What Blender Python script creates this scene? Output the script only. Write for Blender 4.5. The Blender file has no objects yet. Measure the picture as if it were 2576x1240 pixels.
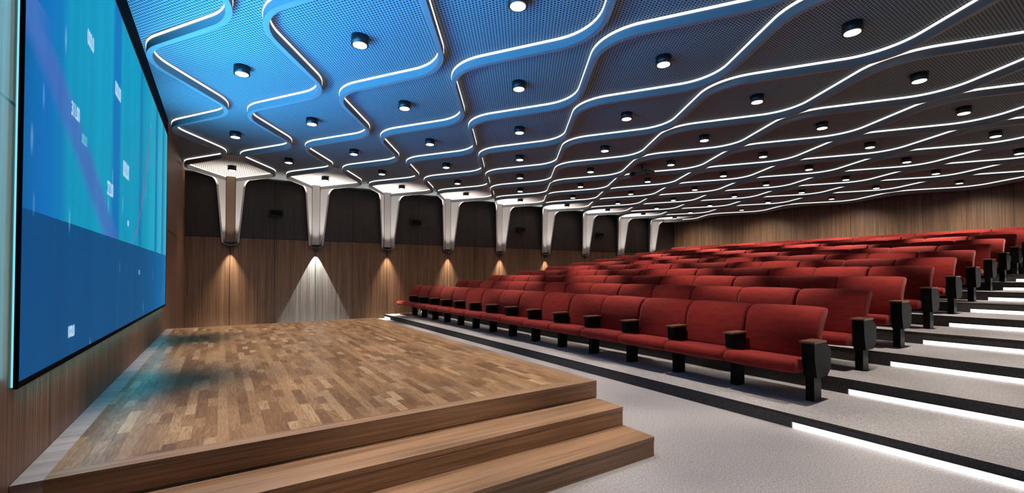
import bpy, bmesh, math, random
from mathutils import Vector, Matrix
PI = math.pi
SC = bpy.context.scene
COL = SC.collection
random.seed(7)

# ------------------------------------------------------------------ camera
F_PX, CX, HY, YAW, PITCH, EYE = 1112.99, 1288.0, 670.49, 0.5813, 0.017, 1.5
cam_d = bpy.data.cameras.new('camera')
cam = bpy.data.objects.new('camera', cam_d); COL.objects.link(cam)
cam_d.sensor_fit = 'HORIZONTAL'; cam_d.sensor_width = 36.0
cam_d.lens = F_PX / 2576 * 36.0
cam_d.shift_x = 0.0
cam_d.shift_y = (HY - 620.0) / 2576.0
cam_d.clip_start = 0.05; cam_d.clip_end = 100
cam.location = (0, 0, EYE)
cam.rotation_euler = (PI / 2 + PITCH, 0, -YAW)
SC.camera = cam

# ------------------------------------------------------------------ view, world
SC.view_settings.view_transform = 'Standard'
SC.view_settings.look = 'None'
SC.view_settings.exposure = 0.0
SC.view_settings.gamma = 1.0
SC.view_settings.use_curve_mapping = False
SC.cycles.adaptive_threshold = 0.02
SC.cycles.max_bounces = 5
SC.cycles.diffuse_bounces = 3
SC.cycles.glossy_bounces = 2
SC.cycles.sample_clamp_indirect = 3.0
SC.cycles.caustics_reflective = False
world = bpy.data.worlds.new('world'); SC.world = world; world.use_nodes = True
world.node_tree.nodes['Background'].inputs[0].default_value = (0.02, 0.02, 0.025, 1)
world.node_tree.nodes['Background'].inputs[1].default_value = 0.3

# lamp powers
P_DOWN, P_CONE, P_CONE_COOL, P_UP = 680.0, 480.0, 1300.0, 150.0
LED_E, STEP_E = 1.3, 4.0
C_WARM, C_CONE = (1.0, 0.88, 0.76), (1.0, 0.83, 0.64)

# ------------------------------------------------------------------ layout numbers
WALL_L, WALL_F, WALL_B, WALL_N = -0.845, 15.0, 20.25, -3.0
CEIL, RIB_Z = 4.30, 4.162
LX0, LDX, LY0, LDY = 0.207, 2.265, 6.951, 1.6485      # lattice of the ceiling cells
RX0, RDX = 4.669, 1.31                                 # risers of the seating tiers
TZ1, TDZ = 0.133, 0.1705
NROW = 11
SEAT_DX, SEAT_Y0, SEAT_DY = 0.717, 2.236, 0.846
AISLE_Y = 2.12
STG_X1, STG_Y0, STG_Y1, STG_Z = 3.02, 3.118, 10.42, 0.48

# ------------------------------------------------------------------ helpers
def nm(*a): return ' '.join(a)

def add_box(bm, x0, x1, y0, y1, z0, z1, mi=0, bevel=0.0):
    vs = [bm.verts.new((x, y, z)) for z in (z0, z1) for y in (y0, y1) for x in (x0, x1)]
    idx = [(0, 2, 3, 1), (4, 5, 7, 6), (0, 1, 5, 4), (2, 6, 7, 3), (0, 4, 6, 2), (1, 3, 7, 5)]
    fs = []
    for q in idx:
        f = bm.faces.new([vs[i] for i in q]); f.material_index = mi; fs.append(f)
    if bevel > 0:
        es = list({e for f in fs for e in f.edges})
        bmesh.ops.bevel(bm, geom=es, offset=bevel, segments=2, affect='EDGES', profile=0.6)
    return fs

def add_cyl(bm, cx, cy, z0, z1, r0, r1=None, n=24, mi=0, cap=True):
    r1 = r0 if r1 is None else r1
    a = [bm.verts.new((cx + r0 * math.cos(2 * PI * i / n), cy + r0 * math.sin(2 * PI * i / n), z0)) for i in range(n)]
    b = [bm.verts.new((cx + r1 * math.cos(2 * PI * i / n), cy + r1 * math.sin(2 * PI * i / n), z1)) for i in range(n)]
    for i in range(n):
        f = bm.faces.new((a[i], a[(i + 1) % n], b[(i + 1) % n], b[i])); f.material_index = mi; f.smooth = True
    if cap:
        bm.faces.new(a[::-1]).material_index = mi
        bm.faces.new(b).material_index = mi

def add_prism_y(bm, pts, y0, y1, mi=0, bevel=0.0):
    """polygon in (x, z), extruded along y"""
    a = [bm.verts.new((x, y0, z)) for x, z in pts]
    b = [bm.verts.new((x, y1, z)) for x, z in pts]
    n = len(pts); fs = []
    for i in range(n):
        fs.append(bm.faces.new((a[i], b[i], b[(i + 1) % n], a[(i + 1) % n])))
    fs.append(bm.faces.new(a)); fs.append(bm.faces.new(b[::-1]))
    if bevel > 0:
        es = list({e for f in fs for e in f.edges})
        bmesh.ops.bevel(bm, geom=es, offset=bevel, segments=2, affect='EDGES')
    for f in fs:
        if f.is_valid: f.material_index = mi

def obj(name, bm, mats, parent=None, loc=None):
    bmesh.ops.recalc_face_normals(bm, faces=bm.faces[:])
    me = bpy.data.meshes.new(name); bm.to_mesh(me); bm.free()
    for m in (mats if isinstance(mats, (list, tuple)) else [mats]): me.materials.append(m)
    o = bpy.data.objects.new(name, me); COL.objects.link(o)
    if parent: o.parent = parent
    if loc: o.location = loc
    return o

def tag(o, label=None, cat=None, group=None, kind=None):
    if label: o['label'] = label
    if cat: o['category'] = cat
    if group: o['group'] = group
    if kind: o['kind'] = kind
    return o

def empty(name, loc, label, cat, group=None):
    o = bpy.data.objects.new(name, None); COL.objects.link(o); o.location = loc
    o.empty_display_size = 0.1
    return tag(o, label, cat, group)

def copy_tree(o, parent=None):
    c = o.copy(); COL.objects.link(c)
    if parent: c.parent = parent
    for ch in list(o.children): copy_tree(ch, c)
    return c

def spot(name, loc, energy, color, size_deg, blend, radius=0.05, rot=(0, 0, 0), parent=None):
    l = bpy.data.lights.new(name, 'SPOT'); l.energy = energy; l.color = color
    l.spot_size = math.radians(size_deg); l.spot_blend = blend; l.shadow_soft_size = radius
    o = bpy.data.objects.new(name, l); COL.objects.link(o); o.location = loc; o.rotation_euler = rot
    if parent: o.parent = parent
    return o

# ------------------------------------------------------------------ node helpers
def soft_falloff(o, mode='Linear'):
    l = o.data; l.use_nodes = True; t = l.node_tree
    em = [q for q in t.nodes if q.type == 'EMISSION'][0]
    fo = t.nodes.new('ShaderNodeLightFalloff'); fo.inputs['Strength'].default_value = 1.0
    t.links.new(fo.outputs[mode], em.inputs['Strength'])

class NT:
    def __init__(self, name):
        self.m = bpy.data.materials.new(name); self.m.use_nodes = True
        self.t = self.m.node_tree; self.b = self.t.nodes['Principled BSDF']
    def n(self, typ, **kw):
        nd = self.t.nodes.new(typ)
        for k, v in kw.items(): setattr(nd, k, v)
        return nd
    def l(self, a, b): self.t.links.new(a, b)
    def math(self, op, a, b=None, c=None):
        nd = self.n('ShaderNodeMath', operation=op)
        for i, v in enumerate((a, b, c)):
            if v is None: continue
            if isinstance(v, (int, float)): nd.inputs[i].default_value = v
            else: self.l(v, nd.inputs[i])
        return nd.outputs[0]
    def xyz(self):
        tc = self.n('ShaderNodeTexCoord'); g = self.n('ShaderNodeNewGeometry')
        s = self.n('ShaderNodeSeparateXYZ'); self.l(g.outputs['Position'], s.inputs[0])
        return s.outputs
    def comb(self, x, y, z=0.0):
        c = self.n('ShaderNodeCombineXYZ')
        for i, v in enumerate((x, y, z)):
            if isinstance(v, (int, float)): c.inputs[i].default_value = v
            else: self.l(v, c.inputs[i])
        return c.outputs[0]
    def noise(self, vec, scale=1.0, detail=2.0, rough=0.5):
        nd = self.n('ShaderNodeTexNoise'); self.l(vec, nd.inputs['Vector'])
        nd.inputs['Scale'].default_value = scale; nd.inputs['Detail'].default_value = detail
        nd.inputs['Roughness'].default_value = rough
        return nd.outputs['Fac']
    def white(self, vec):
        nd = self.n('ShaderNodeTexWhiteNoise', noise_dimensions='3D'); self.l(vec, nd.inputs['Vector'])
        return nd.outputs['Value']
    def ramp(self, fac, stops, interp='LINEAR'):
        r = self.n('ShaderNodeValToRGB'); self.l(fac, r.inputs[0]); cr = r.color_ramp; cr.interpolation = interp
        while len(cr.elements) < len(stops): cr.elements.new(0.5)
        for e, (p, c) in zip(cr.elements, stops):
            e.position = p; e.color = (*c, 1) if len(c) == 3 else c
        return r.outputs[0]
    def mix(self, fac, a, b, mode='MIX'):
        nd = self.n('ShaderNodeMix', data_type='RGBA', blend_type=mode)
        for s, v in ((nd.inputs[0], fac), (nd.inputs[6], a), (nd.inputs[7], b)):
            if isinstance(v, (int, float)): s.default_value = v
            elif isinstance(v, tuple): s.default_value = (*v, 1) if len(v) == 3 else v
            else: self.l(v, s)
        return nd.outputs[2]
    def bump(self, h, strength, dist):
        bp = self.n('ShaderNodeBump'); bp.inputs['Strength'].default_value = strength
        bp.inputs['Distance'].default_value = dist; self.l(h, bp.inputs['Height'])
        self.l(bp.outputs[0], self.b.inputs['Normal'])

def srgb(r, g, b):
    f = lambda c: (c / 255 / 12.92) if c / 255 <= 0.04045 else ((c / 255 + 0.055) / 1.055) ** 2.4
    return (f(r), f(g), f(b))

def plain(name, col, rough=0.6, metal=0.0, noise=0.0, spec=0.5):
    k = NT(name); k.b.inputs['Roughness'].default_value = rough; k.b.inputs['Metallic'].default_value = metal
    k.b.inputs['Specular IOR Level'].default_value = spec
    if noise:
        tc = k.n('ShaderNodeTexCoord')
        f = k.noise(tc.outputs['Object'], 60, 3)
        c = k.ramp(f, [(0.25, tuple(x * (1 - noise) for x in col)), (0.75, tuple(min(1, x * (1 + noise)) for x in col))])
        k.l(c, k.b.inputs['Base Color'])
    else: k.b.inputs['Base Color'].default_value = (*col, 1)
    return k.m

def emit(name, col, s):
    k = NT(name); k.b.inputs['Base Color'].default_value = (0, 0, 0, 1)
    k.b.inputs['Emission Color'].default_value = (*col, 1); k.b.inputs['Emission Strength'].default_value = s
    k.b.inputs['Roughness'].default_value = 0.6
    return k.m

def wood_panel(name, axis, lo, hi, dark, seam0, seamd, hseam=None, rough=0.45, upper=None, fine=55.0):
    """vertical-grain veneer; axis = 0/1 the horizontal world axis that runs along the wall"""
    k = NT(name); P = k.xyz(); u = P[axis]; z = P[2]
    g1 = k.noise(k.comb(k.math('MULTIPLY', u, fine), 3.1, k.math('MULTIPLY', z, 0.5)), 1, 3, 0.7)
    g2 = k.noise(k.comb(k.math('MULTIPLY', u, 9), 7.7, k.math('MULTIPLY', z, 0.25)), 1, 2)
    c = k.ramp(g1, [(0.30, dark), (0.47, lo), (0.72, hi)])
    c2 = k.ramp(g2, [(0.3, (0.72, 0.72, 0.72)), (0.7, (1.12, 1.1, 1.08))])
    c = k.mix(1.0, c, c2, 'MULTIPLY')
    if upper:
        cu = k.ramp(g1, [(0.3, tuple(x * 0.7 for x in upper)), (0.7, tuple(x * 1.25 for x in upper))])
        isup = k.math('GREATER_THAN', z, hseam)
        c = k.mix(isup, c, cu)
    # vertical joints
    ph = k.math('ABSOLUTE', k.math('SUBTRACT', k.math('FRACT', k.math('DIVIDE', k.math('SUBTRACT', u, seam0 - seamd / 2), seamd)), 0.5))
    line = k.math('LESS_THAN', ph, 0.006 / seamd)
    if hseam:
        hl = k.math('LESS_THAN', k.math('ABSOLUTE', k.math('SUBTRACT', z, hseam)), 0.008)
        line = k.math('MAXIMUM', line, hl)
    c = k.mix(line, c, (0.004, 0.003, 0.003))
    k.l(c, k.b.inputs['Base Color']); k.b.inputs['Roughness'].default_value = rough
    k.b.inputs['Specular IOR Level'].default_value = 0.3
    k.bump(g1, 0.25, 0.004)
    return k.m

def grain(name, along, lo, hi, rough=0.4, fine=70.0):
    """long-grain timber; along = world axis of the grain"""
    k = NT(name); P = k.xyz()
    o = [i for i in range(3) if i != along]
    v = k.comb(k.math('MULTIPLY', P[along], 1.2), k.math('MULTIPLY', P[o[0]], fine), k.math('MULTIPLY', P[o[1]], fine))
    g = k.noise(v, 1, 4, 0.65)
    v2 = k.comb(k.math('MULTIPLY', P[along], 0.6), k.math('MULTIPLY', P[o[0]], 12), k.math('MULTIPLY', P[o[1]], 12))
    g2 = k.noise(v2, 1, 2)
    c = k.ramp(k.math('ADD', k.math('MULTIPLY', g, 0.65), k.math('MULTIPLY', g2, 0.35)), [(0.36, lo), (0.62, hi)])
    k.l(c, k.b.inputs['Base Color']); k.b.inputs['Roughness'].default_value = rough
    k.bump(g, 0.15, 0.002)
    return k.m

M = {}
M['wall_far'] = wood_panel('walnut_wall_veneer', 0, (0.19, 0.108, 0.064), (0.31, 0.19, 0.12), (0.085, 0.044, 0.025), 0.20, 1.1325, 2.55, upper=(0.052, 0.044, 0.040))
M['wall_left'] = wood_panel('walnut_slat_veneer', 1, (0.24, 0.115, 0.068), (0.37, 0.20, 0.125), (0.07, 0.032, 0.02), 3.72, 2.2, 2.32, fine=70)
M['wall_back'] = wood_panel('oak_wall_veneer', 1, (0.19, 0.105, 0.058), (0.31, 0.185, 0.11), (0.09, 0.048, 0.026), 2.852, 2.105)
M['dark_panel'] = plain('charcoal_panel', (0.02, 0.018, 0.017), 0.7)
M['black'] = plain('satin_black', (0.006, 0.006, 0.007), 0.45)
M['matte_black'] = plain('matte_black', (0.003, 0.003, 0.004), 0.9, spec=0.05)
M['black_metal'] = plain('black_powder_coat', (0.0055, 0.0055, 0.005), 0.5, noise=0.3, spec=0.08)
M['white_paint'] = plain('white_lacquer', (0.62, 0.60, 0.58), 0.45)
M['soffit'] = plain('pale_grey_soffit', (0.46, 0.45, 0.44), 0.6)
M['steel'] = plain('brushed_steel', (0.35, 0.33, 0.31), 0.3, 0.9)
M['rib'] = plain('grey_lacquered_rib', (0.19, 0.185, 0.185), 0.5)
M['led'] = emit('white_led_diffuser', (1.0, 0.98, 0.95), LED_E)
M['step_led'] = emit('white_step_diffuser', (1.0, 0.98, 0.95), STEP_E)
M['lamp_disc'] = emit('warm_lamp_disc', (1.0, 0.93, 0.82), 9.0)
M['arm_wood'] = plain('bronze_brown_armrest_wood', (0.16, 0.075, 0.04), 0.35, noise=0.3)
M['bracket_wood'] = plain('brown_bracket_veneer', (0.17, 0.105, 0.07), 0.5, noise=0.15)
M['beam_x'] = grain('oak_step_timber', 0, (0.17, 0.088, 0.044), (0.42, 0.25, 0.145))
M['beam_y'] = grain('oak_edge_timber', 1, (0.20, 0.11, 0.06), (0.42, 0.26, 0.16))
M['beam_cross'] = grain('pale_cross_planks', 0, (0.26, 0.19, 0.16), (0.50, 0.42, 0.38), fine=30)
M['projector'] = plain('dark_grey_plastic', (0.035, 0.035, 0.04), 0.4)
M['lens'] = plain('projector_lens_glass', (0.01, 0.01, 0.015), 0.08)

k = NT('ribbed_pale_soffit'); P = k.xyz()
st = k.math('LESS_THAN', k.math('FRACT', k.math('DIVIDE', P[0], 0.042)), 0.36)
k.l(k.mix(st, (0.42, 0.39, 0.36), (0.10, 0.085, 0.075)), k.b.inputs['Base Color']); k.b.inputs['Roughness'].default_value = 0.6
M['soffit_ribbed'] = k.m
# carpet
k = NT('grey_speckled_carpet'); P = k.xyz()
v = k.comb(P[0], P[1], P[2])
a = k.noise(v, 260, 3, 0.7); b = k.noise(v, 70, 2)
f = k.math('ADD', k.math('MULTIPLY', a, 0.75), k.math('MULTIPLY', b, 0.25))
c = k.ramp(f, [(0.36, (0.145, 0.135, 0.138)), (0.5, (0.31, 0.293, 0.30)), (0.64, (0.58, 0.56, 0.57))])
k.l(c, k.b.inputs['Base Color']); k.b.inputs['Roughness'].default_value = 0.95
k.b.inputs['Specular IOR Level'].default_value = 0.1; k.bump(a, 0.5, 0.004); M['carpet'] = k.m
# speckled riser faces, darker than the carpet
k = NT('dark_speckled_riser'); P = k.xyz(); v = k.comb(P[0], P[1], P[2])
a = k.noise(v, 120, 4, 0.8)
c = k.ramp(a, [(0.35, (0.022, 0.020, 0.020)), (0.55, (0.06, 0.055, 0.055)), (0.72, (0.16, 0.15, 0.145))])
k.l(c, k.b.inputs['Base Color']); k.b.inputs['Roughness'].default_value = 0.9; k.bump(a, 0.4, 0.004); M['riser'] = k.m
# red fabric
k = NT('red_seat_fabric'); tc = k.n('ShaderNodeTexCoord')
mp = k.n('ShaderNodeMapping'); k.l(tc.outputs['Object'], mp.inputs[0]); mp.inputs['Scale'].default_value = (1, 0.35, 1)
a = k.noise(tc.outputs['Object'], 380, 2); b = k.noise(mp.outputs[0], 22, 3)
c = k.ramp(k.math('ADD', k.math('MULTIPLY', a, 0.4), k.math('MULTIPLY', b, 0.6)), [(0.3, (0.165, 0.011, 0.009)), (0.7, (0.245, 0.021, 0.017))])
k.l(c, k.b.inputs['Base Color']); k.b.inputs['Roughness'].default_value = 0.85
k.b.inputs['Sheen Weight'].default_value = 0.28; k.b.inputs['Sheen Roughness'].default_value = 0.4
k.b.inputs['Sheen Tint'].default_value = (1, 0.45, 0.4, 1); k.b.inputs['Specular IOR Level'].default_value = 0.15
k.bump(k.math('ADD', k.math('MULTIPLY', a, 0.3), b), 0.35, 0.01); M['red'] = k.m
# perforated ceiling
k = NT('perforated_grey_ceiling_mesh'); P = k.xyz(); pit = 0.043
row = k.math('DIVIDE', P[1], pit * 0.72); ri = k.math('FLOOR', row)
par = k.math('MULTIPLY', k.math('MODULO', k.math('ABSOLUTE', ri), 2.0), 0.5)
uu = k.math('SUBTRACT', k.math('FRACT', k.math('ADD', k.math('DIVIDE', P[0], pit), par)), 0.5)
vv = k.math('SUBTRACT', k.math('FRACT', row), 0.5)
d = k.math('ADD', k.math('POWER', k.math('ABSOLUTE', uu), 2), k.math('MULTIPLY', k.math('POWER', k.math('ABSOLUTE', vv), 2), 0.75))
hole = k.math('LESS_THAN', d, 0.30 ** 2)
c = k.mix(hole, (0.205, 0.228, 0.232), (0.026, 0.030, 0.033))
k.l(c, k.b.inputs['Base Color']); k.b.inputs['Roughness'].default_value = 0.75; k.b.inputs['Specular IOR Level'].default_value = 0.05
M['ceiling'] = k.m
# parquet
k = NT('mixed_tone_strip_parquet'); P = k.xyz(); W = 0.0671
xs = k.math('DIVIDE', k.math('ADD', P[0], 0.4167), W); xi = k.math('FLOOR', xs)
off = k.math('MULTIPLY', k.white(k.comb(xi, 3.3, 1.7)), 5.0)
lenr = k.math('ADD', k.math('MULTIPLY', k.white(k.comb(xi, 9.1, 4.2)), 0.10), 0.20)
ys = k.math('ADD', k.math('DIVIDE', P[1], lenr), off); yi = k.math('FLOOR', ys)
# merge some neighbouring blocks so the lengths vary
mrg = k.math('GREATER_THAN', k.white(k.comb(xi, k.math('FLOOR', k.math('DIVIDE', yi, 2.0)), 8.0)), 0.55)
yi2 = k.math('ADD', k.math('MULTIPLY', mrg, k.math('FLOOR', k.math('DIVIDE', yi, 2.0))), k.math('MULTIPLY', k.math('SUBTRACT', 1.0, mrg), k.math('ADD', yi, 500.0)))
long = k.math('LESS_THAN', k.math('ABSOLUTE', k.math('SUBTRACT', k.math('MODULO', k.math('ADD', xi, 700.0), 7.0), 6.0)), 0.5)
yi3 = k.math('MULTIPLY', yi2, k.math('SUBTRACT', 1.0, long))
tone = k.white(k.comb(xi, yi3, 2.0))
tone = k.math('ADD', k.math('MULTIPLY', tone, k.math('SUBTRACT', 1.0, long)), k.math('MULTIPLY', long, 0.80))
wob = k.noise(k.comb(k.math('MULTIPLY', P[0], 6), k.math('MULTIPLY', P[1], 2.0), tone), 1, 2)
gr = k.noise(k.comb(k.math('MULTIPLY', k.math('ADD', P[0], k.math('MULTIPLY', wob, 0.12)), 140), k.math('MULTIPLY', P[1], 7.0), k.math('MULTIPLY', tone, 40)), 1, 3, 0.6)
c = k.ramp(tone, [(0.0, (0.185, 0.088, 0.038)), (0.35, (0.265, 0.137, 0.062)), (0.75, (0.345, 0.19, 0.09)), (0.93, (0.43, 0.26, 0.135)), (1.0, (0.52, 0.34, 0.19))])
c = k.mix(1.0, c, k.ramp(gr, [(0.3, (0.62, 0.6, 0.58)), (0.62, (1.15, 1.15, 1.15))]), 'MULTIPLY')
fx = k.math('ABSOLUTE', k.math('SUBTRACT', k.math('FRACT', xs), 0.5))
gap = k.math('GREATER_THAN', fx, 0.485)
c = k.mix(k.math('MULTIPLY', gap, 0.6), c, (0.03, 0.016, 0.01))
k.l(c, k.b.inputs['Base Color']); k.b.inputs['Roughness'].default_value = 0.42; k.b.inputs['Specular IOR Level'].default_value = 0.4
k.l(k.ramp(gr, [(0.2, (0.42, 0.42, 0.42)), (0.8, (0.26, 0.26, 0.26))]), k.b.inputs['Roughness'])
M['parquet'] = k.m
# screen picture
SY0, SY1, SZ0, SZ1, SX = 3.12, 9.93, 0.9415, 3.995, -0.825
k = NT('blue_data_picture_on_screen'); P = k.xyz(); y, z = P[1], P[2]
un = k.math('DIVIDE', k.math('SUBTRACT', y, SY0), SY1 - SY0)
def S(yy): return (yy - SY0) / (SY1 - SY0)
teal, blue, deep = srgb(0, 152, 190), srgb(0, 104, 178), srgb(0, 118, 170)
top = k.ramp(un, [(0.0, srgb(0, 96, 158)), (S(3.45), srgb(0, 108, 185)), (S(3.75), srgb(2, 125, 188)), (S(3.9), srgb(0, 146, 186)), (S(4.5), teal), (S(5.2), teal), (S(5.34), srgb(0, 112, 182)), (S(5.58), srgb(0, 116, 184)), (S(5.66), srgb(0, 150, 186)), (S(6.8), teal), (S(6.86), srgb(0, 118, 170)), (S(7.2), srgb(4, 150, 186)), (S(8.2), srgb(30, 165, 196)), (S(8.45), srgb(0, 112, 172)), (S(8.6), srgb(20, 160, 195)), (S(9.1), srgb(60, 175, 200)), (S(9.25), srgb(0, 125, 180)), (1.0, srgb(70, 185, 205))])
bot = k.ramp(un, [(0.0, srgb(0, 74, 130)), (0.2, srgb(0, 78, 130)), (0.55, srgb(0, 80, 130)), (0.75, srgb(0, 88, 142)), (1.0, srgb(0, 112, 176))])
vn = k.noise(k.comb(0.3, k.math('MULTIPLY', y, 5.0), k.math('MULTIPLY', z, 0.35)), 1, 3)
shade = k.ramp(vn, [(0.3, (0.86, 0.88, 0.92)), (0.7, (1.06, 1.05, 1.03))])
# broad violet streak, a curve from the upper near corner to the middle
yc = k.math('ADD', 3.12, k.math('MULTIPLY', k.math('POWER', k.math('DIVIDE', k.math('SUBTRACT', 2.85, z), 1.05), 0.82), 2.1))
zz = k.math('MAXIMUM', k.math('SUBTRACT', 2.85, z), 0.001)
yc = k.math('ADD', 3.12, k.math('MULTIPLY', k.math('POWER', k.math('DIVIDE', zz, 1.02), 0.85), 2.15))
ds = k.math('ABSOLUTE', k.math('SUBTRACT', y, yc))
streak = k.math('MULTIPLY', k.math('SUBTRACT', 1.0, k.math('MINIMUM', k.math('DIVIDE', ds, 0.45), 1.0)), 1.5)
streak = k.math('MINIMUM', streak, 1.0)
streak = k.math('MULTIPLY', streak, k.math('LESS_THAN', z, 2.95))
top = k.mix(k.math('MULTIPLY', streak, 0.85), top, srgb(66, 108, 186))
# thin red line curving up towards the far side
zr = k.math('DIVIDE', k.math('SUBTRACT', z, 1.84), 1.6)
yr = k.math('ADD', 6.31, k.math('MULTIPLY', k.math('POWER', k.math('MAXIMUM', zr, 0.001), 0.6), 1.40))
red = k.math('LESS_THAN', k.math('ABSOLUTE', k.math('SUBTRACT', y, yr)), 0.035)
red = k.math('MULTIPLY', red, k.math('LESS_THAN', z, 3.5))
top = k.mix(k.math('MULTIPLY', red, 0.7), top, srgb(150, 70, 140))
# soft luminous drops
cellv = k.comb(0.0, k.math('MULTIPLY', y, 1.9), k.math('MULTIPLY', z, 1.3))
vo = k.n('ShaderNodeTexVoronoi'); k.l(cellv, vo.inputs['Vector']); vo.inputs['Scale'].default_value = 1.5
dv = k.n('ShaderNodeTexVoronoi'); k.l(k.comb(0.0, k.math('MULTIPLY', y, 6.0), k.math('MULTIPLY', z, 1.6)), dv.inputs['Vector']); dv.inputs['Scale'].default_value = 1.0
drop = k.ramp(dv.outputs['Distance'], [(0.0, (1, 1, 1)), (0.17, (0, 0, 0))])
isb = k.math('GREATER_THAN', z, 1.83)
pic = k.mix(isb, bot, top)
pic = k.mix(1.0, pic, shade, 'MULTIPLY')
sel = k.n('ShaderNodeSeparateColor'); k.l(drop, sel.inputs[0])
pick = k.n('ShaderNodeSeparateColor'); k.l(dv.outputs['Color'], pick.inputs[0])
on = k.math('GREATER_THAN', pick.outputs[0], 0.72)
pic = k.mix(k.math('MULTIPLY', k.math('MULTIPLY', sel.outputs[0], on), 0.5), pic, srgb(150, 205, 240))
k.b.inputs['Base Color'].default_value = (0.002, 0.003, 0.005, 1); k.b.inputs['Roughness'].default_value = 0.6
k.b.inputs['Specular IOR Level'].default_value = 0.1
k.l(pic, k.b.inputs['Emission Color']); k.b.inputs['Emission Strength'].default_value = 1.0
M['screen'] = k.m
M['digits'] = emit('pale_screen_digits', srgb(175, 210, 240), 1.0)
M['digits_dim'] = emit('faint_screen_digits', srgb(90, 185, 205), 1.0)
M['halo'] = emit('cyan_edge_light', srgb(120, 225, 240), 1.1)

# ------------------------------------------------------------------ setting
def struct(name, bm, mats, label=None):
    o = obj(name, bm, mats); return tag(o, label, None, None, 'structure')

bm = bmesh.new(); add_box(bm, -1.2, WALL_B + 0.3, WALL_N - 0.2, WALL_F + 0.3, -0.2, 0.0)
struct('floor', bm, M['carpet'])
bm = bmesh.new(); add_box(bm, -1.2, WALL_B + 0.3, WALL_N - 0.2, WALL_F + 0.3, CEIL, CEIL + 0.15)
struct('ceiling', bm, M['ceiling'])
bm = bmesh.new(); add_box(bm, WALL_L - 0.2, WALL_L, WALL_N, WALL_F, 0, CEIL)
struct('wall_left', bm, M['wall_left'])
bm = bmesh.new(); add_box(bm, WALL_L - 0.2, WALL_B + 0.2, WALL_F, WALL_F + 0.2, 0, CEIL)
struct('wall_far', bm, M['wall_far'])
bm = bmesh.new(); add_box(bm, WALL_B, WALL_B + 0.2, WALL_N, WALL_F, 0, CEIL)
struct('wall_back', bm, M['wall_back'])
bm = bmesh.new(); add_box(bm, WALL_L - 0.2, WALL_B + 0.2, WALL_N - 0.2, WALL_N, 0, CEIL)
struct('wall_near', bm, M['wall_far'])
# projecting wall section behind the first bracket
bm = bmesh.new(); add_box(bm, WALL_L + 0.002, 0.873, WALL_F - 0.02, WALL_F - 0.001, 0.0, CEIL - 0.002)
struct('trim_1', bm, M['wall_far'])
# thin flat black strip on the wall above the video wall
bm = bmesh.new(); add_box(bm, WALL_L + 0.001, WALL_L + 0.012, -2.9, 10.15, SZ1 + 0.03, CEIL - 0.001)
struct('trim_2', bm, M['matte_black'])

# seating tiers
for n in range(NROW):
    x0 = RX0 + n * RDX; x1 = RX0 + (n + 1) * RDX if n < NROW - 1 else WALL_B - 0.001
    z = TZ1 + n * TDZ
    bm = bmesh.new()
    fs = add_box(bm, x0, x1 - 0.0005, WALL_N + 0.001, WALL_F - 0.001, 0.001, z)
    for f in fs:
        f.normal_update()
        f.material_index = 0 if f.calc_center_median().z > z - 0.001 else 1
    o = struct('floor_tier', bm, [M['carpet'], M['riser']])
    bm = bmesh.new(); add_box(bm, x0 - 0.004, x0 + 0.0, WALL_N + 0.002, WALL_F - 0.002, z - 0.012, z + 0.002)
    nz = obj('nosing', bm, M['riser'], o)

ORD = ['first', 'second', 'third', 'fourth', 'fifth', 'sixth', 'seventh', 'eighth', 'ninth', 'tenth', 'eleventh', 'twelfth', 'thirteenth', 'fourteenth', 'fifteenth']
for n in range(NROW):
    x0 = RX0 + n * RDX; z = TZ1 + (n - 1) * TDZ if n else 0.0
    for far in (False, True):
        if far and n > 1: continue
        y0, y1 = (-0.75, AISLE_Y) if not far else (14.42, 14.97)
        root = empty('step_light', (x0, (y0 + y1) / 2, z),
            ('long glowing white light strip at the foot of the %s riser, aisle at right' % ORD[n]) if not far else
            ('short glowing white light strip on the %s riser, by the far side wall' % ORD[n]),
            'step light', 'step lights along the right aisle' if not far else 'step lights by the far wall')
        h = (y1 - y0) / 2
        bm = bmesh.new(); add_box(bm, -0.008, -0.0005, -h, h, 0.004, 0.060)
        obj('diffuser', bm, M['step_led'], root)
        bm = bmesh.new(); add_box(bm, -0.010, -0.0005, h, h + 0.012, 0.002, 0.064)
        add_box(bm, -0.010, -0.0005, -h, h, 0.060, 0.064)
        obj('frame', bm, M['steel'], root)

# ------------------------------------------------------------------ stage
stage = empty('stage', (1.09, 6.7, 0), 'raised wooden stage with mixed-tone parquet below the video wall', 'stage')
def child_box(name, mat, x0, x1, y0, y1, z0, z1, root, bevel=0.0):
    bm = bmesh.new(); o = root.location
    add_box(bm, x0 - o.x, x1 - o.x, y0 - o.y, y1 - o.y, z0 - o.z, z1 - o.z, bevel=bevel)
    return obj(name, bm, mat, root)
B = 0.115; xl = WALL_L + 0.002
child_box('deck', M['parquet'], xl + B, STG_X1 - B, STG_Y0 + B, STG_Y1 - B, 0.33, STG_Z, stage)
child_box('edge_board', M['beam_cross'], xl, xl + B, STG_Y0, STG_Y1, 0.33, STG_Z, stage)
child_box('edge_board', M['beam_y'], STG_X1 - B, STG_X1, STG_Y0, STG_Y1, 0.33, STG_Z, stage, 0.002)
child_box('edge_board', M['beam_x'], xl + B, STG_X1 - B, STG_Y0, STG_Y0 + B, 0.33, STG_Z, stage)
child_box('edge_board', M['beam_x'], xl + B, STG_X1 - B, STG_Y1 - B, STG_Y1, 0.33, STG_Z, stage)
child_box('skirt', M['beam_y'], STG_X1 - 0.03, STG_X1 - 0.004, STG_Y0, STG_Y1, 0.001, 0.33, stage)
child_box('skirt', M['beam_x'], xl, STG_X1 - 0.03, STG_Y1 - 0.03, STG_Y1 - 0.004, 0.001, 0.33, stage)
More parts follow.
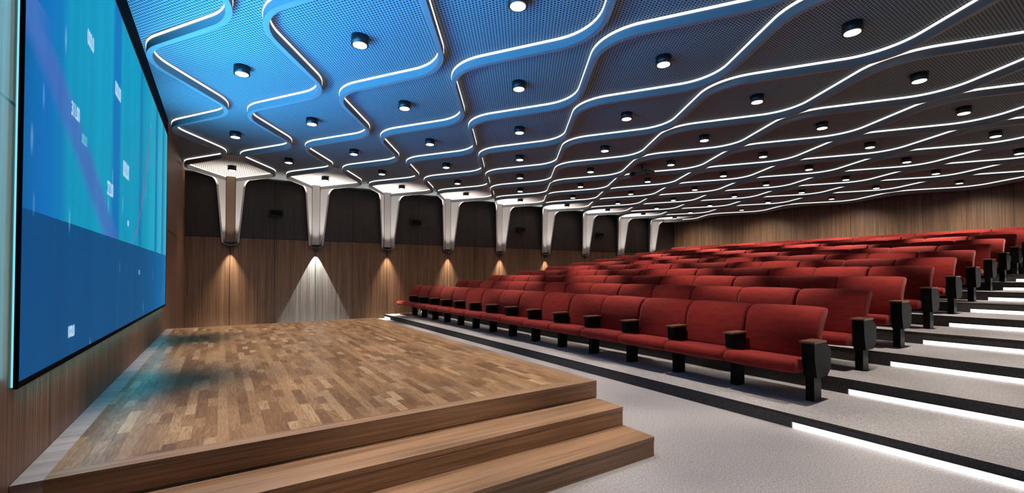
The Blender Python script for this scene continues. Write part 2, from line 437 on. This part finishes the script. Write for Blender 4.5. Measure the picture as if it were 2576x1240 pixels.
child_box('base', M['beam_x'], xl, STG_X1 - 0.031, STG_Y0 + 0.002, STG_Y1 - 0.031, 0.001, 0.33, stage)
for zt, y0, y1, lab in ((0.32, 2.766, STG_Y0, 'upper wooden step in front of the parquet stage'),
                        (0.16, 2.4265, 2.766, 'lowest wooden step in front of the stage, resting on grey carpet')):
    st = empty('stage_step', (1.09, (y0 + y1) / 2, 0), lab, 'step', 'wooden stage steps')
    child_box('tread', M['beam_x'], xl, STG_X1 - 0.02, y0, y1 - 0.001, zt - 0.035, zt, st, 0.002)
    child_box('riser_board', M['beam_x'], xl, STG_X1 - 0.022, y0 + 0.003, y1 - 0.001, 0.001, zt - 0.035, st)

# ------------------------------------------------------------------ video wall
vw = empty('video_wall', (WALL_L, (SY0 + SY1) / 2, SZ0), 'huge video screen showing a teal and blue data picture with numbers', 'screen')
o = vw.location
def vbox(name, mat, x0, x1, y0, y1, z0, z1):
    bm = bmesh.new(); add_box(bm, x0 - o.x, x1 - o.x, y0 - o.y, y1 - o.y, z0 - o.z, z1 - o.z)
    return obj(name, bm, mat, vw)
fr = 0.016
vbox('display', M['screen'], SX - 0.010, SX, SY0 + fr, SY1 - fr, SZ0 + 0.03, SZ1 - fr)
bm = bmesh.new()
for (a0, a1, b0, b1) in ((SY0, SY1, SZ0, SZ0 + 0.03), (SY0, SY1, SZ1 - fr, SZ1), (SY0, SY0 + fr, SZ0 + 0.03, SZ1 - fr), (SY1 - fr, SY1, SZ0 + 0.03, SZ1 - fr)):
    add_box(bm, SX - 0.012 - o.x, SX + 0.004 - o.x, a0 - o.y, a1 - o.y, b0 - o.z, b1 - o.z)
obj('frame', bm, M['matte_black'], vw)
vbox('edge_light', M['halo'], WALL_L + 0.001, SX - 0.0125, SY0 - 0.002, SY0 + 0.03, SZ0 + 0.01, SZ1)
vbox('edge_light', M['halo'], WALL_L + 0.001, SX - 0.0125, SY0 + 0.03, SY1 - 0.03, SZ0 + 0.004, SZ0 + 0.02)
vbox('back_plate', M['black'], WALL_L + 0.001, SX - 0.0125, SY0 + 0.03, SY1 - 0.03, SZ0 + 0.021, SZ1 - 0.01)
for (ty, tz, sz, txt, dim) in ((4.43, 3.22, 0.19, '000.0', 0), (5.47, 3.20, 0.22, '000.00', 0), (4.06, 2.58, 0.16, '311.00', 0), (4.30, 2.45, 0.12, '010.31', 1),
                               (5.94, 2.55, 0.27, '000.00', 0), (5.19, 2.24, 0.20, '272.00', 0), (4.04, 1.12, 0.125, '1000.0', 0), (6.90, 1.52, 0.10, '11.11', 1), (6.10, 2.03, 0.10, '0.10', 0)):
    cu = bpy.data.curves.new('caption_curve', 'FONT'); cu.body = txt; cu.size = sz * 0.82; cu.align_x = 'CENTER'; cu.align_y = 'CENTER'
    cu.extrude = 0.0006; cu.offset = 0.004 * sz / 0.2; cu.space_character = 0.9
    to = bpy.data.objects.new('tmp', cu); COL.objects.link(to)
    bpy.context.view_layer.update()
    me = bpy.data.meshes.new_from_object(to.evaluated_get(bpy.context.evaluated_depsgraph_get()))
    bpy.data.objects.remove(to)
    me.materials.clear(); me.materials.append(M['digits_dim'] if dim else M['digits'])
    t = bpy.data.objects.new('caption', me); COL.objects.link(t); t.parent = vw
    # text faces +X, reads left to right along +Y
    t.matrix_local = Matrix.Translation((SX + 0.0015 - o.x, ty - o.y, tz - o.z)) @ Matrix(((0, 0, 1, 0), (0.62, 0, 0, 0), (0, 1, 0, 0), (0, 0, 0, 1))).to_4x4()
    t['label'] = 'pale number on the screen picture'
# added bare blue spots in front of the video wall, washing the ceiling
BLUE = (0.03, 0.36, 1.0)
def wash(loc, tgt, energy, color, ang, blend=1.0, rad=0.3):
    d = (Vector(tgt) - Vector(loc)).normalized()
    s = spot('added_wash_light', loc, energy, color, ang, blend, rad)
    s.rotation_euler = d.to_track_quat('-Z', 'Y').to_euler()
    return s
for yy, e_ in ((2.6, 1.0), (4.2, 1.0), (5.8, 1.0), (7.4, 1.0), (9.3, 0.75)):
    wash((-0.70, yy - 0.8, 2.7), (0.3, yy - 0.5, 4.3), 720 * e_, (0.06, 0.48, 1.0), 122)
    wash((-0.70, yy - 1.2, 1.3), (1.1, yy - 0.5, 4.3), 700 * e_, (0.008, 0.25, 1.0), 84)
def strip_light(loc, sx, sy, rot, energy, color):
    l = bpy.data.lights.new('screen_edge_glow', 'AREA'); l.shape = 'RECTANGLE'; l.size = sx; l.size_y = sy
    l.energy = energy; l.color = color
    a = bpy.data.objects.new('screen_edge_glow', l); COL.objects.link(a); a.location = loc; a.rotation_euler = rot
# glow that leaves the edges of the video wall along the timber around it
strip_light((-0.79, SY0 - 0.02, 2.5), 0.03, 3.0, (PI / 2, 0, PI), 3.0, (0.25, 0.80, 1.0))
strip_light((-0.79, 6.5, SZ0 - 0.01), 0.03, 6.6, (0, 0, 0), 4, (0.10, 0.75, 1.0))

# ------------------------------------------------------------------ ceiling ribs
R_, AMP, HALF = 0.72, 0.4005, LDY / 2
# slope that joins the rounded turns
def solve_phi(total, span, arcs):
    lo, hi = 0.0, 1.4
    for _ in range(60):
        p = (lo + hi) / 2
        v = arcs * R_ * (1 - math.cos(p)) + (span - arcs * R_ * math.sin(p)) * math.tan(p)
        if v < total: lo = p
        else: hi = p
    return lo
PHI = solve_phi(AMP, HALF, 1)
PHIW = solve_phi(0.967 - 0.130, WALL_F - (LY0 + 4 * LDY), 1)
def disp(dy, phi=PHI):
    """sideways distance from a turn at distance dy from it"""
    a = R_ * math.sin(phi)
    return R_ - math.sqrt(R_ * R_ - dy * dy) if dy < a else R_ * (1 - math.cos(phi)) + (dy - a) * math.tan(phi)
YW = LY0 + 4 * LDY
def rib_x(m, y):
    mean = LX0 - 0.5665 + 1.1325 * m + (0.45 if m == 17 else 0)
    s = -1 if m % 2 == 0 else 1                    # side at even rows
    if y > YW: return mean + s * (AMP - disp(y - YW, PHIW))
    t = (y - LY0) / LDY; r = round(t); dy = abs(t - r) * LDY
    side = s if r % 2 == 0 else -s
    return mean + side * (AMP - disp(dy))
TH = 0.030
ys = []
yy = WALL_N + 0.05
while yy < WALL_F - 0.002:
    ys.append(yy); yy += 0.066
ys.append(WALL_F - 0.024)
def ribname(m):
    if m == 0: return 'wavy grey ceiling rib nearest the video wall, with white light line'
    if m == 17: return 'wavy grey ceiling rib nearest the back wall, with white light line'
    if m <= 8: return 'wavy grey ceiling rib with white light line, %s counted from the video wall' % ORD[m]
    return 'wavy grey ceiling rib with white light line, %s counted from the back wall' % ORD[17 - m]
for m in range(18):
    cx = LX0 - 0.5665 + 1.1325 * m
    root = empty('ceiling_rib', (cx, 6.0, CEIL), ribname(m), 'ceiling rib', 'wavy ribs under the ceiling')
    pts = []
    for y in ys:
        e = 0.004
        tx = (rib_x(m, min(y + e, WALL_F)) - rib_x(m, y - e)) / ((min(y + e, WALL_F) - (y - e)))
        n = Vector((1, -tx)).normalized()
        pts.append((rib_x(m, y) - cx, y - 6.0, n.x, n.y))
    def sweep(off0, off1, z0, z1, sel=None):
        bm = bmesh.new(); prev = None
        for i, (x, y, nx, ny) in enumerate(pts):
            if sel and not sel(y + 6.0): break
            ring = [bm.verts.new((x + nx * oo, y + ny * oo, zz - CEIL)) for oo, zz in ((off0, z0), (off1, z0), (off1, z1), (off0, z1))]
            if prev:
                for j in range(4):
                    f = bm.faces.new((prev[j], prev[(j + 1) % 4], ring[(j + 1) % 4], ring[j])); f.smooth = False
            else: bm.faces.new(ring)
            prev = ring
        bm.faces.new(prev[::-1])
        return bm
    obj('blade', sweep(-TH, TH, RIB_Z, CEIL - 0.001), M['rib'], root)
    inner = 1 if m % 2 == 0 else -1
    for sd in (-1, 1):
        if m == 17 and sd == 1: continue
        sel = None if sd == inner else (lambda y: y < YW + 0.10)
        if m == 17: sel = lambda y: y < YW + 0.5
        a, b = (TH, TH + 0.006) if sd == 1 else (-TH - 0.006, -TH)
        obj('light_line', sweep(a, b, CEIL - 0.040, CEIL - 0.011, sel), M['led'], root)

# ------------------------------------------------------------------ wall brackets (fins that carry the ribs down the side wall)
def fin_bm(side):
    bm = bmesh.new(); zs = [2.40 + (3.94 - 2.40) * i / 10 for i in range(11)] + [3.94 + 0.22 * math.sin(PI / 2 * i / 8) for i in range(1, 9)]
    zs += [CEIL - 0.004]
    def P(z):
        if z <= 3.94: return 0.09 + 0.19 * (z - 2.4) / 1.54
        q = min(z - 3.94, 0.22); return 0.28 + 0.235 - math.sqrt(max(0.235 ** 2 - q * q, 0))
    NT_ = 8; grids = []
    for off in (-0.020, 0.020):
        g = []
        for z in zs:
            r = []
            for i in range(NT_ + 1):
                p = P(z) * i / NT_
                x = side * (0.130 + p * math.tan(PHIW) + off)
                r.append(bm.verts.new((x, -p - 0.001, z)))
            g.append(r)
        grids.append(g)
    A, Bq = grids
    nz = len(zs)
    for j in range(nz - 1):
        for i in range(NT_):
            for g in grids:
                f = bm.faces.new((g[j][i], g[j][i + 1], g[j + 1][i + 1], g[j + 1][i])); f.smooth = True
        bm.faces.new((A[j][NT_], Bq[j][NT_], Bq[j + 1][NT_], A[j + 1][NT_]))
        bm.faces.new((A[j][0], A[j + 1][0], Bq[j + 1][0], Bq[j][0]))
    for i in range(NT_):
        bm.faces.new((A[0][i], Bq[0][i], Bq[0][i + 1], A[0][i + 1]))
        bm.faces.new((A[-1][i], A[-1][i + 1], Bq[-1][i + 1], Bq[-1][i]))
    return bm
def cup_bm():
    bm = bmesh.new(); prev = None; N = 16
    for i in range(N + 1):
        a = PI + PI * i / N
        cx, cz = math.cos(a), math.sin(a)
        ring = []
        for w, p in ((0, 0), (0, 0.092), (1, 0.092), (1, 0)):
            rx = (0.150 if w else 0.128) + (0.052 if p else 0.0); rz = 0.085 if w else 0.066
            ring.append(bm.verts.new((rx * cx, -p - 0.001, 2.402 + rz * cz)))
        if prev:
            for j in range(4):
                f = bm.faces.new((prev[j], prev[(j + 1) % 4], ring[(j + 1) % 4], ring[j])); f.smooth = j in (0, 2)
        else: bm.faces.new(ring)
        prev = ring
    bm.faces.new(prev[::-1])
    return bm
meshes = {}
bracket = None
def bname(n):
    if n == 0: return 'tapering wall bracket with brown centre strip, nearest the video wall'
    if n == 8: return 'white tapering wall bracket in the far back corner, above the last rows'
    if n == 1: return 'white tapering wall bracket directly above the cool grey cone of light'
    return 'white tapering wall bracket, %s counted from the video wall' % ORD[n]
for n in range(9):
    x = LX0 + LDX * n
    yw = WALL_F - (0.021 if n == 0 else 0.001)
    root = empty('wall_bracket', (x, yw, 0), bname(n), 'wall bracket', 'wall brackets along the side wall')
    if n == 0:
        meshes['finL'] = obj('fin', fin_bm(-1), M['white_paint'], root).data
        meshes['finR'] = obj('fin', fin_bm(1), M['white_paint'], root).data
        meshes['cup'] = obj('end_cup', cup_bm(), M['steel'], root).data
        bm = bmesh.new(); add_box(bm, -0.108, 0.108, -0.022, -0.001, 2.42, CEIL - 0.004)
        obj('centre_strip', bm, M['bracket_wood'], root)
        bm = bmesh.new()
        hp = [(0.128 * math.cos(PI + PI * i_ / 12), 2.402 + 0.066 * math.sin(PI + PI * i_ / 12)) for i_ in range(13)]
        a_ = [bm.verts.new((q_[0], -0.004, q_[1])) for q_ in hp]; b_ = [bm.verts.new((q_[0], -0.001, q_[1])) for q_ in hp]
        bm.faces.new(a_); bm.faces.new(b_[::-1])
        for i_ in range(13): bm.faces.new((a_[i_], a_[(i_ + 1) % 13], b_[(i_ + 1) % 13], b_[i_]))
        meshes['plate'] = obj('end_plate', bm, M['dark_panel'], root).data
        bm = bmesh.new(); add_cyl(bm, 0, -0.055, 2.345, 2.385, 0.030)
        meshes['up'] = obj('uplight', bm, M['black'], root).data
        bm = bmesh.new(); add_box(bm, -0.108, 0.108, -0.022, -0.001, 2.42, CEIL - 0.004)
        me = bpy.data.meshes.new('centre_strip'); bm.to_mesh(me); bm.free(); me.materials.append(M['white_paint']); meshes['strip'] = me
    else:
        for key, nme in (('finL', 'fin'), ('finR', 'fin'), ('cup', 'end_cup'), ('strip', 'centre_strip'), ('up', 'uplight'), ('plate', 'end_plate')):
            c = bpy.data.objects.new(nme, meshes[key]); COL.objects.link(c); c.parent = root
    # smooth pale soffit that fills the ceiling bay between the two ribs of the bracket
    yy_ = [12.25 + (WALL_F - 0.03 - 12.25) * i_ / 28 for i_ in range(29)]
    bm = bmesh.new(); lo_, hi_ = [], []
    for zz_, acc in ((CEIL - 0.008, lo_), (CEIL - 0.001, hi_)):
        for y_ in yy_:
            acc.append((bm.verts.new((rib_x(2 * n, y_) + 0.012 - x, y_ - yw, zz_)), bm.verts.new((rib_x(2 * n + 1, y_) - 0.012 - x - (0.45 if n == 8 else 0), y_ - yw, zz_))))
    for i_ in range(28):
        for acc in (lo_, hi_): bm.faces.new((acc[i_][0], acc[i_][1], acc[i_ + 1][1], acc[i_ + 1][0]))
        for s_ in (0, 1): bm.faces.new((lo_[i_][s_], lo_[i_ + 1][s_], hi_[i_ + 1][s_], hi_[i_][s_]))
    for i_ in (0, 28): bm.faces.new((lo_[i_][0], lo_[i_][1], hi_[i_][1], hi_[i_][0]))
    obj('soffit', bm, M['soffit_ribbed'] if n == 0 else M['soffit'], root)
    ul = spot('uplight_lamp', (x, yw - 0.12, 2.44), P_UP, (1.0, 0.93, 0.86), 78, 1.0, 0.03, rot=(PI + math.radians(9), 0, 0))
    soft_falloff(ul, 'Constant')
    # downlight below the cup
    if n < 8:
        wl = empty('wall_spotlight', (x, yw, 2.24), 'small black spotlight on the side wall below the %s bracket from the video wall' % ORD[n], 'spotlight', 'spotlights under the wall brackets')
        if n == 0:
            bm = bmesh.new(); add_cyl(bm, 0, -0.11, 0.0, 0.075, 0.045, 0.040); meshes['wlb'] = obj('housing', bm, M['black'], wl).data
            bm = bmesh.new(); add_box(bm, -0.02, 0.02, -0.095, -0.0005, 0.03, 0.06); meshes['wla'] = obj('wall_mount', bm, M['black'], wl).data
        else:
            for key, nme in (('wlb', 'housing'), ('wla', 'wall_mount')):
                c = bpy.data.objects.new(nme, meshes[key]); COL.objects.link(c); c.parent = wl
        if n == 1: wc = spot('wall_cone_lamp', (x, yw - 0.11, 2.238), P_CONE_COOL, (0.46, 0.72, 1.0), 52, 0.08, 0.010, rot=(math.radians(5), 0, 0))
        else: wc = spot('wall_cone_lamp', (x, yw - 0.11, 2.238), P_CONE, C_CONE, 60, 1.0, 0.02, rot=(math.radians(5), 0, 0))
        soft_falloff(wc)

# ------------------------------------------------------------------ wall speakers
for n, (x, lab) in enumerate(((1.353, 'small black speaker on the dark upper wall between first and second brackets'),
                              (5.72, 'small black speaker on the dark upper wall between third and fourth brackets'),
                              (10.2, 'small black speaker on the dark upper wall between fifth and sixth brackets'),
                              (14.65, 'small black speaker on the dark upper wall between seventh and eighth brackets'))):
    root = empty('wall_speaker', (x, WALL_F - 0.001, 3.32), lab, 'speaker', 'speakers on the side wall')
    if n == 0:
        bm = bmesh.new(); add_prism_y(bm, [(-0.19, 0.09), (0.19, 0.09), (0.205, 0.0), (0.17, -0.10), (-0.17, -0.10), (-0.205, 0.0)], -0.20, -0.05, bevel=0.012)
        meshes['sp'] = obj('cabinet', bm, M['black'], root).data
        bm = bmesh.new(); add_box(bm, -0.155, 0.155, -0.206, -0.199, -0.075, 0.07); meshes['sg'] = obj('grille', bm, M['black_metal'], root).data
        bm = bmesh.new(); add_box(bm, -0.03, 0.03, -0.055, -0.0005, -0.03, 0.03); meshes['sm'] = obj('wall_mount', bm, M['black'], root).data
    else:
        for key, nme in (('sp', 'cabinet'), ('sg', 'grille'), ('sm', 'wall_mount')):
            c = bpy.data.objects.new(nme, meshes[key]); COL.objects.link(c); c.parent = root

# ------------------------------------------------------------------ downlights
ROWN = {-3: 'nearest', -2: 'second nearest', -1: 'third nearest', 0: 'fourth nearest', 1: 'fifth nearest', 2: 'sixth nearest', 3: 'row next to the one by the side wall', 4: 'along the side wall'}
dl0 = None
for j in range(-5, 5):
    half = j % 2 != 0
    ilist = [i + 0.5 for i in range(0, 8)] if half else list(range(0, 9))
    for q, i in enumerate(ilist):
        x, y = LX0 + i * LDX, LY0 + j * LDY
        # only the lamps that hang in or just beside the picture get a fixture
        if j < -3 and (i < 1 or i > 6): continue
        loc = (x, y, CEIL - (0.008 if j == 4 else 0))
        if j == 4: where = 'in the ceiling bay of the %s wall bracket' % ORD[q]
        elif j >= -3: where = '%s row counted from the side wall, %s from the video wall' % (ORD[4 - j], ORD[q])
        else: where = '%s row from the side wall, above the right aisle, %s lamp' % (ORD[4 - j], ORD[q])
        lab = 'round black ceiling downlight, ' + where
        if dl0 is None:
            root = empty('ceiling_downlight', loc, lab, 'downlight', 'round ceiling downlights')
            bm = bmesh.new(); add_cyl(bm, 0, 0, -0.105, -0.001, 0.098, n=32)
            obj('housing', bm, M['black'], root)
            bm = bmesh.new(); add_cyl(bm, 0, 0, -0.109, -0.1055, 0.078, n=32)
            obj('lamp_disc', bm, M['lamp_disc'], root)
            dl0 = root
        else:
            root = copy_tree(dl0); root.location = loc; root['label'] = lab
        # the lamps beside the back wall and the side wall are turned a little towards it
        if x > 17.0: spot('downlight_lamp', (x, y, CEIL - 0.115), P_DOWN * 0.72, C_WARM, 108, 1.0, 0.06, rot=(0, -math.radians(33), 0))
        elif j == 4: spot('downlight_lamp', (x, y, CEIL - 0.115), P_DOWN * 0.42, C_WARM, 92, 1.0, 0.06)
        else: spot('downlight_lamp', (x, y, CEIL - 0.115), P_DOWN, C_WARM, 47, 0.75, 0.06)

# ------------------------------------------------------------------ projector
pr = empty('projector', (9.0, 7.62, CEIL), 'dark grey projector hanging from the ceiling over the seats', 'projector')
bm = bmesh.new(); add_box(bm, -0.20, 0.20, -0.26, 0.26, -0.30, -0.17, bevel=0.045)
b_ = obj('body', bm, M['projector'], pr)
for f in b_.data.polygons: f.use_smooth = True
bm = bmesh.new(); add_cyl(bm, 0, 0, 0, 0.05, 0.055, 0.045, n=24)
ln = obj('lens', bm, M['lens'], pr, (-0.20, 0.10, -0.235)); ln.rotation_euler = (0, -PI / 2, 0)
bm = bmesh.new(); add_cyl(bm, 0, 0, -0.175, -0.001, 0.022); add_box(bm, -0.09, 0.09, -0.09, 0.09, -0.012, -0.001)
obj('ceiling_mount', bm, M['black'], pr)

# ------------------------------------------------------------------ auditorium seats
def loft_y(prof, slices, crown=None):
    """closed profile in (x, z) lofted along y; slices = (y, inset)"""
    n = len(prof)
    nor = []
    area = sum(prof[i][0] * prof[(i + 1) % n][1] - prof[(i + 1) % n][0] * prof[i][1] for i in range(n))
    sg = 1 if area > 0 else -1
    for i in range(n):
        a, b = Vector(prof[i - 1]), Vector(prof[(i + 1) % n]); d = (b - a).normalized()
        nor.append(Vector((-d.y, d.x)) * sg)           # inward normal
    bm = bmesh.new(); prev = None; first = None
    for y, ins in slices:
        ring = [bm.verts.new((p[0] + nor[i].x * ins, y, p[1] + nor[i].y * ins)) for i, p in enumerate(prof)]
        if prev:
            for i in range(n):
                f = bm.faces.new((prev[i], prev[(i + 1) % n], ring[(i + 1) % n], ring[i])); f.smooth = True
        else: bm.faces.new(ring).smooth = True
        prev = ring
    bm.faces.new(prev[::-1]).smooth = True
    return bm
def smooth_closed(pts, it=2):
    for _ in range(it):
        q = []
        for i in range(len(pts)):
            a, b = pts[i], pts[(i + 1) % len(pts)]
            q.append((0.75 * a[0] + 0.25 * b[0], 0.75 * a[1] + 0.25 * b[1])); q.append((0.25 * a[0] + 0.75 * b[0], 0.25 * a[1] + 0.75 * b[1]))
        pts = q
    return pts
y0s, y1s = 0.015, SEAT_DY - 0.005
def slices(r, y0, y1, puff):
    out = []
    for t in (0.0, 0.35, 0.75, 1.0): out.append((y0 + r * (1 - math.cos(t * PI / 2)), r * (1 - math.sin(t * PI / 2))))
    mid = [(y0 + r + (y1 - y0 - 2 * r) * k_ / 8) for k_ in range(1, 8)]
    for y in mid:
        u = (y - y0) / (y1 - y0) * 2 - 1; out.append((y, -puff * (1 - u ** 4)))
    for t in (1.0, 0.75, 0.35, 0.0): out.append((y1 - r * (1 - math.cos(t * PI / 2)), r * (1 - math.sin(t * PI / 2))))
    return out
seat_prof = smooth_closed([(-0.335, 0.335), (-0.345, 0.385), (-0.325, 0.435), (-0.27, 0.455), (-0.15, 0.448), (0.0, 0.425), (0.13, 0.425), (0.20, 0.44), (0.22, 0.36), (0.05, 0.315), (-0.15, 0.305), (-0.28, 0.31)], 2)
back_prof = smooth_closed([(0.125, 0.405), (0.125, 0.50), (0.135, 0.62), (0.150, 0.74), (0.185, 0.86), (0.245, 0.945), (0.33, 0.985), (0.415, 0.985), (0.445, 0.955), (0.425, 0.90), (0.35, 0.80), (0.28, 0.66), (0.24, 0.50), (0.235, 0.40)], 2)
def make_seat(end):
    root = empty('auditorium_seat', (0, 0, 0), 'x', 'seat', 'x')
    obj('seat', loft_y(seat_prof, slices(0.03, 0.042 if end else 0.010, SEAT_DY - 0.010, 0.006)), M['red'], root)
    obj('backrest', loft_y(back_prof, slices(0.026, 0.014, SEAT_DY - 0.014, 0.010)), M['red'], root)
    bm = bmesh.new(); add_box(bm, -0.085, 0.085, -0.042, 0.042, 0.001, 0.30, bevel=0.004)
    obj('leg', bm, M['black_metal'], root)
    bm = bmesh.new()
    if end:
        add_prism_y(bm, [(-0.125, 0.265), (0.13, 0.265), (0.215, 0.33), (0.225, 0.54), (0.17, 0.585), (0.09, 0.632), (-0.178, 0.632), (-0.165, 0.45)], -0.085, 0.040, bevel=0.004)
    else:
        add_prism_y(bm, [(-0.165, 0.458), (0.10, 0.436), (0.108, 0.632), (-0.178, 0.632)], -0.055, 0.055, bevel=0.004)
    arm = obj('armrest', bm, M['black_metal'], root)
    bm = bmesh.new()
    if end: add_box(bm, -0.20, 0.085, -0.100, 0.052, 0.6325, 0.655, bevel=0.005)
    else: add_box(bm, -0.20, 0.110, -0.066, 0.066, 0.6325, 0.655, bevel=0.005)
    cp = obj('arm_cap', bm, M['arm_wood'], arm); cp['label'] = 'brown wooden cap on the armrest'
    bm = bmesh.new(); add_box(bm, 0.155, 0.20, 0.040, SEAT_DY - 0.040, 0.26, 0.30)
    obj('support_bar', bm, M['black_metal'], root)
    return root
seat0 = None; end0 = None
def seatname(r, k):
    row = 'front row' if r == 0 else ('last row against the back wall' if r == NROW - 1 else '%s row from the front' % ORD[r])
    if k == 0: pos = 'end seat beside the lit aisle steps'
    elif (k == 13 and r) or k == 14: pos = 'far end seat by the side wall'
    else: pos = '%s seat from the aisle' % ORD[k]
    return 'red auditorium seat, %s, %s' % (row, pos)
for r in range(NROW):
    for k_ in range(15 if r == 0 else 14):
        if k_ == 0:
            if end0 is None: s = end0 = make_seat(True)
            else: s = copy_tree(end0)
        elif seat0 is None: s = seat0 = make_seat(False)
        else: s = copy_tree(seat0)
        s.location = (RX0 + r * RDX + SEAT_DX, SEAT_Y0 + k_ * SEAT_DY, TZ1 + r * TDZ)
        s['label'] = seatname(r, k_); s['group'] = 'seats in the %s row' % ORD[r]
